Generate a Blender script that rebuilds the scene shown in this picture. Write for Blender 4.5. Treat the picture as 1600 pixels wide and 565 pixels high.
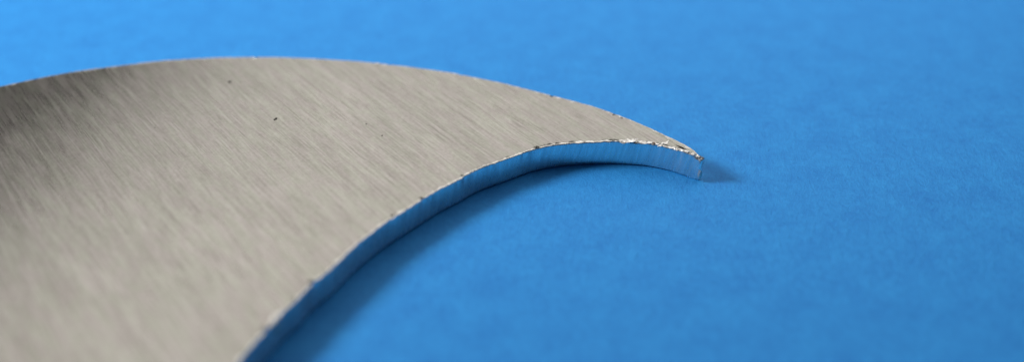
import bpy, bmesh, math, random
from mathutils import Vector, noise, geometry

# ------------------------------------------------------------------ clear
for o in list(bpy.data.objects):
    bpy.data.objects.remove(o, do_unlink=True)
scene = bpy.context.scene
COL = scene.collection
MM = 0.001                                     # the outline below is in millimetres
R = math.radians

# ------------------------------------------------------------------ camera
cam_data = bpy.data.cameras.new('camera')
cam = bpy.data.objects.new('camera', cam_data)
COL.objects.link(cam)
THICK = 2.1                                    # plate thickness, mm
cam.location = (0, 0, (40 + THICK) * MM)
cam.rotation_euler = (R(90 - 36), 0, 0)
cam_data.sensor_width = 36
cam_data.lens = 36 * 1500 / 1600
cam_data.clip_start = 0.002
cam_data.clip_end = 10
cam_data.dof.use_dof = True
cam_data.dof.focus_distance = 0.0725
cam_data.dof.aperture_fstop = 12.5
scene.camera = cam
scene.render.engine = 'CYCLES'
scene.render.resolution_x, scene.render.resolution_y = 1024, 361

# ------------------------------------------------------------------ light
world = bpy.data.worlds.new('World')
scene.world = world
world.use_nodes = True
bg = world.node_tree.nodes['Background']
bg.inputs[0].default_value = (0.72, 0.87, 1.0, 1)
bg.inputs[1].default_value = 0.04

def area(name, loc, target, shape, sx, sy, power, color):
    d = bpy.data.lights.new(name, 'AREA')
    d.shape = shape; d.size = sx
    if shape in ('RECTANGLE', 'ELLIPSE'):
        d.size_y = sy
    d.energy = power; d.color = color
    o = bpy.data.objects.new(name, d); COL.objects.link(o)
    o.location = loc
    o.rotation_euler = (Vector(target) - Vector(loc)).to_track_quat('-Z', 'Y').to_euler()
    return o

# desk lamp low on the left: throws the plate's shadow to the right
area('desk_lamp', (-0.212, 0.067, 0.140), (0, 0.055, 0), 'DISK', 0.070, 0, 0.77, (1.0, 0.98, 0.95))
# wide overhead panel: what the brushed face mirrors
panel = area('overhead_panel', (0.015, 0.180, 0.085), (0.015, 0.180, 0), 'RECTANGLE', 0.222, 0.212, 0.246, (1.0, 0.98, 0.955))
panel.rotation_euler = (0, 0, R(-14))

vs = scene.view_settings
vs.view_transform = 'Standard'; vs.look = 'None'; vs.gamma = 1; vs.exposure = -0.12
vs.use_curve_mapping = False

# ------------------------------------------------------------------ materials
class NT:
    """small helper round a node tree"""
    def __init__(self, name):
        self.m = bpy.data.materials.new(name); self.m.use_nodes = True
        self.t = self.m.node_tree
        self.b = self.t.nodes['Principled BSDF']
    def n(self, kind, **kw):
        nd = self.t.nodes.new(kind)
        for k, v in kw.items():
            setattr(nd, k, v)
        return nd
    def l(self, a, b):
        self.t.links.new(a, b)
    def coords(self, kind='Object'):
        return self.n('ShaderNodeTexCoord').outputs[kind]
    def mapping(self, src, scale=(1, 1, 1), rot=(0, 0, 0), loc=(0, 0, 0)):
        mp = self.n('ShaderNodeMapping')
        mp.inputs['Scale'].default_value = scale
        mp.inputs['Rotation'].default_value = rot
        mp.inputs['Location'].default_value = loc
        self.l(src, mp.inputs['Vector'])
        return mp.outputs[0]
    def noise(self, src, scale, detail=3, rough=0.55, dist=0):
        nz = self.n('ShaderNodeTexNoise')
        nz.inputs['Scale'].default_value = scale
        nz.inputs['Detail'].default_value = detail
        nz.inputs['Roughness'].default_value = rough
        nz.inputs['Distortion'].default_value = dist
        self.l(src, nz.inputs['Vector'])
        return nz.outputs['Fac']
    def rng(self, src, a, b, c, d):
        mr = self.n('ShaderNodeMapRange')
        for i, v in enumerate((a, b, c, d)):
            mr.inputs[i + 1].default_value = v
        self.l(src, mr.inputs[0])
        return mr.outputs[0]
    def math(self, op, a, b):
        mt = self.n('ShaderNodeMath', operation=op)
        for i, v in enumerate((a, b)):
            if isinstance(v, (int, float)):
                mt.inputs[i].default_value = v
            else:
                self.l(v, mt.inputs[i])
        return mt.outputs[0]
    def mix(self, fac, a, b, mode='MIX'):
        mx = self.n('ShaderNodeMix', data_type='RGBA', blend_type=mode)
        for s, v in ((mx.inputs[0], fac), (mx.inputs[6], a), (mx.inputs[7], b)):
            if isinstance(v, (int, float)):
                s.default_value = v
            elif isinstance(v, tuple):
                s.default_value = v + (1,)
            else:
                self.l(v, s)
        return mx.outputs[2]
    def bump(self, height, dist, strength=1.0):
        bp = self.n('ShaderNodeBump')
        bp.inputs['Distance'].default_value = dist
        bp.inputs['Strength'].default_value = strength
        self.l(height, bp.inputs['Height'])
        self.l(bp.outputs[0], self.b.inputs['Normal'])

GRAIN = R(-51)                                 # direction of the brushing on the plate

def mat_paper():
    k = NT('blue_paper'); mm = k.mapping(k.coords(), (1000, 1000, 1000))
    blot = k.noise(mm, 0.42, 4, 0.62)
    fib = k.noise(k.mapping(mm, (1.0, 0.8, 1)), 2.4, 5, 0.68, 0.5)
    fine = k.noise(mm, 7, 3, 0.6)
    s = k.math('ADD', k.math('MULTIPLY', blot, 0.30), k.math('MULTIPLY', fib, 0.42))
    s = k.math('ADD', s, k.math('MULTIPLY', fine, 0.28))
    f = k.rng(s, 0.38, 0.62, 0, 1)
    c = k.mix(f, (0.0165, 0.196, 0.570), (0.0290, 0.292, 0.715))
    k.l(c, k.b.inputs['Base Color'])
    k.b.inputs['Roughness'].default_value = 0.6
    k.b.inputs['Specular IOR Level'].default_value = 0.22
    h = k.math('ADD', k.math('MULTIPLY', fib, 0.55), k.math('MULTIPLY', fine, 0.45))
    k.bump(h, 0.00014, 0.8)
    return k.m

def mat_brushed():
    k = NT('brushed_metal')
    mm = k.mapping(k.coords(), (1000, 1000, 1000))
    g = k.mapping(mm, (1, 1, 1), (0, 0, -GRAIN))              # x runs along the grain
    broad = k.noise(k.mapping(g, (0.10, 1.0, 1)), 1.1, 4, 0.6)
    mid = k.noise(k.mapping(g, (0.065, 1.0, 1), loc=(7, 3, 0)), 3.2, 4, 0.62, 0.1)
    fine = k.noise(k.mapping(g, (0.058, 1.0, 1), loc=(1, 9, 0)), 8, 3, 0.6)
    grit = k.noise(mm, 5.5, 3, 0.6)
    cloud = k.noise(mm, 0.11, 3, 0.5)
    hair = k.noise(k.mapping(g, (0.022, 1.0, 1), loc=(3, 17, 0)), 14, 2, 0.55)
    s = k.math('ADD', k.math('MULTIPLY', broad, 0.14), k.math('MULTIPLY', mid, 0.22))
    s = k.math('ADD', s, k.math('MULTIPLY', fine, 0.26))
    s = k.math('ADD', s, k.math('MULTIPLY', hair, 0.22))
    s = k.math('ADD', s, k.math('MULTIPLY', grit, 0.21))
    f = k.rng(s, 0.42, 0.62, 0, 1)
    c = k.mix(f, (0.216, 0.204, 0.183), (0.376, 0.362, 0.336))
    # single longer scratches, pale ones where the metal is freshly scored
    lt = k.noise(k.mapping(g, (0.03, 1.0, 1), loc=(13, 41, 0)), 7.0, 2, 0.5)
    c = k.mix(k.rng(lt, 0.65, 0.72, 0, 0.45), c, (0.44, 0.43, 0.41))
    tint = k.mix(k.rng(k.noise(k.mapping(g, (0.3, 1, 1)), 1.7, 2), 0.4, 0.6, 0, 1),
                 (1.0, 0.965, 0.97), (0.98, 1.0, 0.945))
    c = k.mix(1.0, c, tint, 'MULTIPLY')
    c = k.mix(k.rng(cloud, 0.35, 0.65, 0.0, 0.18), c, (0.29, 0.278, 0.253))
    # a few dark scores along the grain
    sc = k.noise(k.mapping(g, (0.06, 1.0, 1), loc=(31, 5, 0)), 6.0, 2, 0.5)
    c = k.mix(k.rng(sc, 0.65, 0.72, 0, 0.5), c, (0.17, 0.16, 0.14))
    k.l(c, k.b.inputs['Base Color'])
    k.b.inputs['Metallic'].default_value = 1
    k.l(k.math('ADD', k.rng(mid, 0.3, 0.7, 0.24, 0.32), k.rng(cloud, 0.35, 0.65, -0.01, 0.05)), k.b.inputs['Roughness'])
    k.b.inputs['Anisotropic'].default_value = 0.45
    tg = k.n('ShaderNodeCombineXYZ')
    tg.inputs[0].default_value = -math.sin(GRAIN); tg.inputs[1].default_value = math.cos(GRAIN)
    k.l(tg.outputs[0], k.b.inputs['Tangent'])
    h = k.math('ADD', k.math('MULTIPLY', mid, 0.5), k.math('MULTIPLY', fine, 0.35))
    h = k.math('ADD', h, k.math('MULTIPLY', grit, 0.15))
    k.bump(h, 0.000011, 1.0)
    return k.m

def mat_cut():
    """sheared side of the plate: smoother, streaked across its thickness"""
    k = NT('cut_metal')
    uv = k.coords('UV')                                       # u = arc length mm, v = height mm
    st = k.noise(k.mapping(uv, (1, 0.10, 1)), 3.0, 4, 0.6, 0.2)
    fn = k.noise(k.mapping(uv, (1, 0.16, 1), loc=(4, 2, 0)), 9.0, 3, 0.6)
    c = k.mix(k.rng(st, 0.35, 0.65, 0, 1), (0.74, 0.75, 0.76), (0.92, 0.92, 0.92))
    k.l(c, k.b.inputs['Base Color'])
    k.b.inputs['Metallic'].default_value = 1
    k.l(k.rng(fn, 0.3, 0.7, 0.24, 0.36), k.b.inputs['Roughness'])
    h = k.math('ADD', k.math('MULTIPLY', st, 0.65), k.math('MULTIPLY', fn, 0.35))
    k.bump(h, 0.000016, 1.0)
    return k.m

def mat_burr():
    k = NT('torn_metal'); mm = k.mapping(k.coords(), (1000, 1000, 1000))
    n1 = k.noise(mm, 7, 3, 0.6)
    k.l(k.mix(k.rng(n1, 0.35, 0.65, 0, 1), (0.50, 0.48, 0.45), (0.74, 0.72, 0.69)), k.b.inputs['Base Color'])
    k.b.inputs['Metallic'].default_value = 1
    k.b.inputs['Roughness'].default_value = 0.42
    k.bump(n1, 0.00003, 0.8)
    return k.m

def mat_grit(name, dark, pale):
    k = NT(name); mm = k.mapping(k.coords(), (1000, 1000, 1000))
    n1 = k.noise(mm, 9, 2, 0.6)
    k.l(k.mix(n1, dark, pale), k.b.inputs['Base Color'])
    k.b.inputs['Roughness'].default_value = 0.8
    return k.m

PAPER, BRUSHED, CUT, TORN, GRIT = mat_paper(), mat_brushed(), mat_cut(), mat_burr(), mat_grit('dark_grit', (0.015, 0.014, 0.012), (0.06, 0.055, 0.045))
RUST = mat_grit('brown_grit', (0.10, 0.045, 0.02), (0.26, 0.14, 0.08))

# ------------------------------------------------------------------ paper
def link(name, me, parent=None, loc=(0, 0, 0)):
    o = bpy.data.objects.new(name, me); COL.objects.link(o)
    o.location = loc
    if parent:
        o.parent = parent
    return o

def make_paper():
    bm = bmesh.new()
    hx, y0, y1, th = 0.32, -0.20, 0.36, 0.0004
    v = [bm.verts.new(p) for p in ((-hx, y0, 0), (hx, y0, 0), (hx, y1, 0), (-hx, y1, 0),
                                   (-hx, y0, -th), (hx, y0, -th), (hx, y1, -th), (-hx, y1, -th))]
    for q in ((0, 1, 2, 3), (7, 6, 5, 4), (4, 5, 1, 0), (5, 6, 2, 1), (6, 7, 3, 2), (7, 4, 0, 3)):
        bm.faces.new([v[i] for i in q])
    me = bpy.data.meshes.new('paper_sheet'); bm.to_mesh(me); bm.free()
    me.materials.append(PAPER)
    o = link('paper_sheet', me)
    o['kind'] = 'structure'
    o['label'] = 'plain blue paper sheet lying flat under the metal crescent'
    return o
make_paper()

# ------------------------------------------------------------------ outline of the crescent (mm, in plan)
INNER = [(-15.38, 37.74), (-14.53, 39.85), (-13.81, 41.49), (-13.05, 42.76), (-12.34, 44.26), (-11.43, 45.6),
         (-10.14, 47.95), (-8.6, 50.15), (-7.03, 51.93), (-5.4, 53.75), (-3.75, 55.25), (-2.9, 56.12), (-1.85, 56.91),
         (-0.37, 57.81), (1.09, 58.75), (2.02, 59.19), (3.06, 59.57), (4.58, 59.86), (6.12, 60.0), (7.69, 60.05),
         (9.59, 59.88), (10.67, 59.63), (11.85, 59.16), (12.76, 58.62), (13.42, 58.25), (13.93, 57.98)]
OUTER = [(14.06, 58.12), (13.75, 58.55), (13.27, 59.28), (12.48, 60.2), (11.54, 61.1), (10.48, 62.12), (9.02, 63.34),
         (8.04, 64.07), (7.09, 64.75), (6.01, 65.41), (4.42, 66.24), (2.93, 66.98), (1.72, 67.58), (0.05, 68.4),
         (-1.06, 68.93), (-4.28, 70.2), (-5.49, 70.65), (-7.51, 71.2), (-9.34, 71.66), (-13.14, 72.45),
         (-17.61, 73.0), (-20.63, 73.21), (-24.15, 73.2), (-26.43, 73.04), (-29.87, 72.6), (-33.06, 71.8),
         (-36.77, 70.72), (-39.7, 69.45), (-41.97, 68.25)]
CEN, RAD = Vector((-20.89, 24.35)), 48.89      # the outer edge is this circle
AX = Vector((0.921, 0.390)).normalized()       # the crescent's axis of symmetry
PX = Vector((-AX.y, AX.x))

def mirror(p):
    d = Vector(p) - CEN
    return CEN + AX * d.dot(AX) - PX * d.dot(PX)

def catmull(pts, step):
    pts = [Vector(p) for p in pts]
    out = []
    P = [pts[0] * 2 - pts[1]] + pts + [pts[-1] * 2 - pts[-2]]
    for i in range(1, len(P) - 2):
        a, b, c, d = P[i - 1:i + 3]
        n = max(1, round((c - b).length / step))
        for j in range(n):
            t = j / n
            out.append(0.5 * ((2 * b) + (c - a) * t + (2 * a - 5 * b + 4 * c - d) * t * t
                              + (3 * b - a - 3 * c + d) * t ** 3))
    out.append(pts[-1])
    return out

def crescent_outline():
    """closed loop, counter-clockwise, starting at the visible tip along the outer edge"""
    seg_outer = catmull(OUTER, 0.07)
    a0 = math.atan2(OUTER[-1][1] - CEN.y, OUTER[-1][0] - CEN.x)
    m_end = mirror(OUTER[-1])
    a1 = math.atan2(m_end.y - CEN.y, m_end.x - CEN.x) % (2 * math.pi)
    n = int((a1 - a0) * RAD / 0.6)
    arc = [CEN + RAD * Vector((math.cos(a0 + (a1 - a0) * i / n), math.sin(a0 + (a1 - a0) * i / n)))
           for i in range(1, n)]
    seg_outer2 = [mirror(p) for p in reversed(catmull(OUTER, 0.4))]
    back = [(-15.55, 36.4), (-15.0, 34.2), (-14.3, 32.0)]   # inner edge turning through the axis
    inner_full = [mirror(p) for p in reversed(INNER)] + [mirror(p) for p in back] + list(reversed(back)) + INNER
    k = len(INNER) + len(back)
    seg_inner2 = catmull(inner_full[:k + 1], 0.4)
    seg_inner = catmull(inner_full[k - 1:], 0.07)
    i0 = min(range(len(seg_inner)), key=lambda i: (seg_inner[i] - Vector(inner_full[k])).length)
    pts = seg_outer + arc + seg_outer2 + seg_inner2 + seg_inner[i0 + 1:]
    out = [pts[0]]
    for p in pts[1:]:
        if (p - out[-1]).length > 0.02:
            out.append(p)
    if (out[0] - out[-1]).length < 0.02:
        out.pop()
    return out

OUT = crescent_outline()
TIPS = (Vector((14.0, 58.05)), mirror((14.0, 58.05)))

def smooth01(a, b, x):
    t = min(1, max(0, (x - a) / (b - a)))
    return t * t * (3 - 2 * t)

def nz(*p):
    return noise.noise(Vector(p))

def make_body(parent):
    P = OUT
    N = len(P)
    nor, arc = [], [0.0]
    for i in range(N):
        t = P[(i + 1) % N] - P[i - 1]
        t.normalize()
        nor.append(Vector((t.y, -t.x)))
        arc.append(arc[-1] + (P[(i + 1) % N] - P[i]).length)
    # soften the normals a little so insets do not cross
    sm = []
    for i in range(N):
        a = Vector((0, 0))
        for d in (-2, -1, 0, 1, 2):
            a += nor[(i + d) % N]
        sm.append(a.normalized())
    half = N // 2
    prof = [('in', -0.60), ('in', -0.40), ('in', -0.20), ('rim', -0.09), ('rim', -0.035), ('lip', 0.0),
            ('w', 0.07), ('w', 0.16), ('w', 0.30), ('w', 0.48), ('w', 0.66), ('w', 0.82), ('w', 0.92),
            ('foot', 0.97), ('base', 1.0)]
    rings = []
    for kind, val in prof:
        ring = []
        for i in range(N):
            p, n, u = P[i], sm[i], arc[i]
            td = min((p - T).length for T in TIPS)
            inner = (p - CEN).length < RAD - 0.9 or (i > half)
            width = min(1.0, 0.20 + 0.42 * td)
            fr = smooth01(14, 2, (p - TIPS[0]).length) if inner else 0.25 * smooth01(8, 1, td)
            # torn upper edge: slow waves, teeth and sudden nicks
            wave = nz(u * 0.55, 1.7, inner * 9.0) * 0.025
            teeth = nz(u * 2.3, 5.1, inner * 7.0) * 0.045 + nz(u * 6.0, 8.3, 2.0) * 0.022
            nick = -max(0.0, nz(u * 1.1, 12.9, inner * 4.0) - 0.30) * 0.35
            amp = (1.5 + 0.6 * fr) if inner else 0.7
            jag = (wave + teeth + nick) * amp * min(1, width * 1.3)
            ridge = max(0.0, nz(u * 1.3, 20.5, 3.3) + 0.12) * (0.022 + 0.18 * fr) * (1 if inner else 0.35) \
                + nz(u * 5.0, 3.5, 9.1) * 0.009 * (1 + 4.5 * fr)
            z = THICK
            if kind == 'in':
                o = val * width
                if val == -0.20:
                    band = 0.55 + 1.3 * max(-0.25, nz(u * 1.6, 44.0, 1.0)) + 0.5 * nz(u * 4.7, 41.0, 1.0)
                    o = -max(0.11, 0.20 * band * (1 + 0.7 * fr)) * width
                    z += ridge * 0.15 + nz(u * 3.3, 15.0, 5.0) * 0.02 * fr
            elif kind == 'rim':
                o = val * width + jag * (0.55 if val == -0.09 else 0.85)
                z += ridge * (0.8 if val == -0.09 else 0.7) - (0.0 if val == -0.09 else 0.012)
            elif kind == 'lip':
                o = jag
                z += -0.045 + ridge * 0.5 + (nz(u * 3.1, 2.2, 6.6) * (0.012 + 0.03 * fr))
            elif kind == 'w':
                z = THICK * (1 - val)
                fade = max(0.0, 1 - val * 2.4)
                uu = u + (THICK - z) * 0.22
                stria = (nz(uu * 3.0, 30.1, z * 0.12) * 0.010 + nz(uu * 8.5, 33.1, z * 0.2) * 0.009) * (0.08 + 1.9 * fr)
                o = jag * 0.75 * fade + stria + 0.012 * math.sin(val * math.pi)
            elif kind == 'foot':
                o, z = -0.05, THICK * 0.045
            else:
                o, z = -0.17, 0.004
            if kind in ('foot', 'base') and td < 1:
                o *= 0.5
            wear = max(0.0, 1 - (p - TIPS[0]).length / 1.3)    # the visible tip is broken off unevenly
            if kind in ('w', 'foot'):
                if wear > 0:
                    o += wear ** 2 * (0.16 * nz(z * 1.9, 51.3, u * 0.8) + 0.07 * nz(z * 5.0, 3.0, u * 2.0)
                                      - 0.10 * math.exp(-((z - 1.3) / 0.22) ** 2) + 0.06)
            elif kind in ('rim', 'lip', 'in'):
                z -= wear ** 1.5 * 0.16 - wear * 0.06 * nz(u * 4.0, 8.0, 3.0)
                o -= 0.22 * wear ** 3 * (1.0 if kind == 'lip' else 0.8)
            q = p + n * o
            ring.append((q.x * MM, q.y * MM, z * MM))
        rings.append(ring)
    verts = [v for r in rings for v in r]
    faces, mats, uvs = [], [], []
    K = len(rings)
    for r in range(K - 1):
        z0, z1 = prof[r], prof[r + 1]
        for i in range(N):
            j = (i + 1) % N
            faces.append((r * N + i, (r + 1) * N + i, (r + 1) * N + j, r * N + j))
            mats.append(0 if r < 2 else 2 if r < 5 else 1)
            u0, u1 = arc[i], arc[i + 1]
            za, zb = rings[r][i][2] / MM, rings[r + 1][i][2] / MM
            sh = 0.22
            uvs += [(u0 - za * sh, za), (u0 - zb * sh, zb), (u1 - zb * sh, zb), (u1 - za * sh, za)]
    for r, m, flip in ((0, 0, False), (K - 1, 1, True)):      # flat faces, ear-cut so the hollow stays open
        tri = geometry.tessellate_polygon([[Vector((v[0] / MM, v[1] / MM, 0)) for v in rings[r]]])
        for t in tri:
            A, B, C = (rings[r][i] for i in t)
            up = (B[0] - A[0]) * (C[1] - A[1]) - (B[1] - A[1]) * (C[0] - A[0]) > 0
            if up == flip:
                t = tuple(reversed(t))
            faces.append(tuple(r * N + i for i in t)); mats.append(m)
            uvs += [(rings[r][i][0] / MM, rings[r][i][1] / MM) for i in t]
    me = bpy.data.meshes.new('plate_body')
    me.from_pydata(verts, [], faces)
    me.materials.append(BRUSHED); me.materials.append(CUT); me.materials.append(TORN)
    me.polygons.foreach_set('material_index', mats)
    me.polygons.foreach_set('use_smooth', [True] * len(faces))
    ul = me.uv_layers.new(name='UVMap')
    ul.data.foreach_set('uv', [c for p in uvs for c in p])
    me.update()
    return link('plate_body', me, parent)

root = bpy.data.objects.new('metal_crescent', None)
COL.objects.link(root)
root.empty_display_size = 0.01
root['label'] = 'brushed silvery metal crescent plate with ragged cut edge lying on blue paper'
root['category'] = 'metal plate'
body = make_body(root)

# ------------------------------------------------------------------ torn burrs and grit, each a small solid of its own
def chip_mesh(name, L, W, H, seed, mat, rough=0.35, curl=0.0):
    """irregular torn sliver: long along x, lifted and curled at its far end"""
    rnd = random.Random(seed)
    nu, nv = 9, 7
    verts, faces = [], []
    for a in range(nu):
        s = a / (nu - 1)
        taper = (math.sin(math.pi * (0.06 + 0.88 * s))) ** 0.6
        cx = (s - 0.5) * L
        cz = curl * max(0, s - 0.45) ** 2 * 3
        cy = W * 0.35 * nz(s * 3, seed, 1.0)
        for b in range(nv):
            th = 2 * math.pi * b / nv
            d = 1 + rough * (rnd.random() - 0.5) * 2
            verts.append(((cx + (rnd.random() - .5) * L * .05) * MM,
                          (cy + math.cos(th) * W * 0.5 * taper * d) * MM,
                          (cz + math.sin(th) * H * 0.5 * taper * d) * MM))
    for a in range(nu - 1):
        for b in range(nv):
            c = (b + 1) % nv
            faces.append((a * nv + b, (a + 1) * nv + b, (a + 1) * nv + c, a * nv + c))
    faces.append(tuple(range(nv))); faces.append(tuple((nu - 1) * nv + b for b in reversed(range(nv))))
    me = bpy.data.meshes.new(name); me.from_pydata(verts, [], faces)
    me.materials.append(mat)
    me.update()
    return me

def chip(name, x, y, z, ang, L, W, H, seed, mat=TORN, curl=0.0, rough=0.35, tilt=0.0, label=None):
    o = link(name, chip_mesh(name, L, W, H, seed, mat, rough, curl), root, (x * MM, y * MM, z * MM))
    o.rotation_euler = (tilt, 0, R(ang))
    if name == 'burr' and x > 8:
        o.scale = (1.1, 1.45, 1.1)
    if label:
        o['label'] = label
    return o

T = THICK
# along the torn part of the inner edge, towards the tip
chip('burr', 8.75, 60.10, T + .02, 4, 1.25, .34, .16, 1, curl=.20)
chip('burr', 7.95, 60.12, T + .01, 2, .50, .16, .10, 2)
chip('burr', 9.95, 59.92, T + .01, -14, 1.05, .26, .14, 3, curl=.10)
chip('burr', 10.75, 59.70, T + .01, -6, .62, .16, .14, 4, curl=.12)
chip('burr', 11.30, 59.62, T + .03, 24, .85, .22, .16, 5, curl=.22)
chip('burr', 11.75, 59.33, T - .01, -26, .80, .24, .14, 6, curl=.06)
chip('burr', 12.35, 59.02, T - .01, -36, .62, .22, .14, 7)
chip('burr', 12.85, 58.78, T + .01, -30, .60, .26, .18, 8, curl=.14)
chip('burr', 13.30, 58.46, T - .02, -40, .50, .22, .16, 9, curl=.06)
chip('burr', 13.60, 58.26, T - .08, -46, .38, .18, .14, 10)
chip('burr', 4.15, 59.83, T + .02, 6, .32, .14, .07, 11)
chip('burr', 2.95, 59.56, T + .02, 18, .48, .14, .07, 12, curl=.06)
chip('burr', 1.35, 58.93, T + .01, 24, .75, .15, .07, 13, curl=.05)
chip('burr', -1.95, 56.95, T + .02, 33, .40, .20, .07, 14)
chip('burr', -2.85, 56.22, T + .01, 38, .45, .18, .07, 15)
chip('burr', -8.05, 50.85, T + .01, 49, .60, .20, .07, 16)
chip('burr', -14.02, 41.35, T + .00, 64, 1.10, .46, .16, 17)
chip('burr', -13.98, 41.05, T - .50, 66, .75, .24, .75, 18)
chip('burr', -11.47, 71.98, T + .02, -8, .42, .22, .14, 19)
# the broken end of the tip
chip('chipped_facet', 13.93, 57.91, 0.62, 70, .30, .26, .80, 21, label='bright chipped facet low on the end of the tip')
chip('chipped_facet', 13.84, 58.02, 1.75, 75, .30, .16, .40, 22)
# dark specks stuck on the brushed face
chip('speck', -23.31, 68.95, T + .01, 30, .30, .24, .10, 31, GRIT)
chip('speck', -18.41, 63.23, T + .01, 60, .36, .20, .10, 32, GRIT)
chip('speck', -11.25, 62.50, T + .005, 20, .12, .10, .05, 33, GRIT)
chip('speck', -9.85, 60.90, T + .005, 20, .13, .11, .05, 34, GRIT)
chip('speck', 9.12, 59.98, T + .06, -10, .26, .14, .10, 35, GRIT)
chip('speck', 8.55, 63.40, T + .005, -35, .22, .12, .05, 36, GRIT)
chip('speck', 10.62, 59.76, T + .07, -20, .24, .14, .10, 37, RUST, label='brown speck caught among the burrs')
chip('speck', 13.05, 58.78, T + .04, -35, .20, .12, .08, 38, RUST)
chip('speck', -27.4, 62.0, T + .005, 40, .10, .08, .04, 40, GRIT)
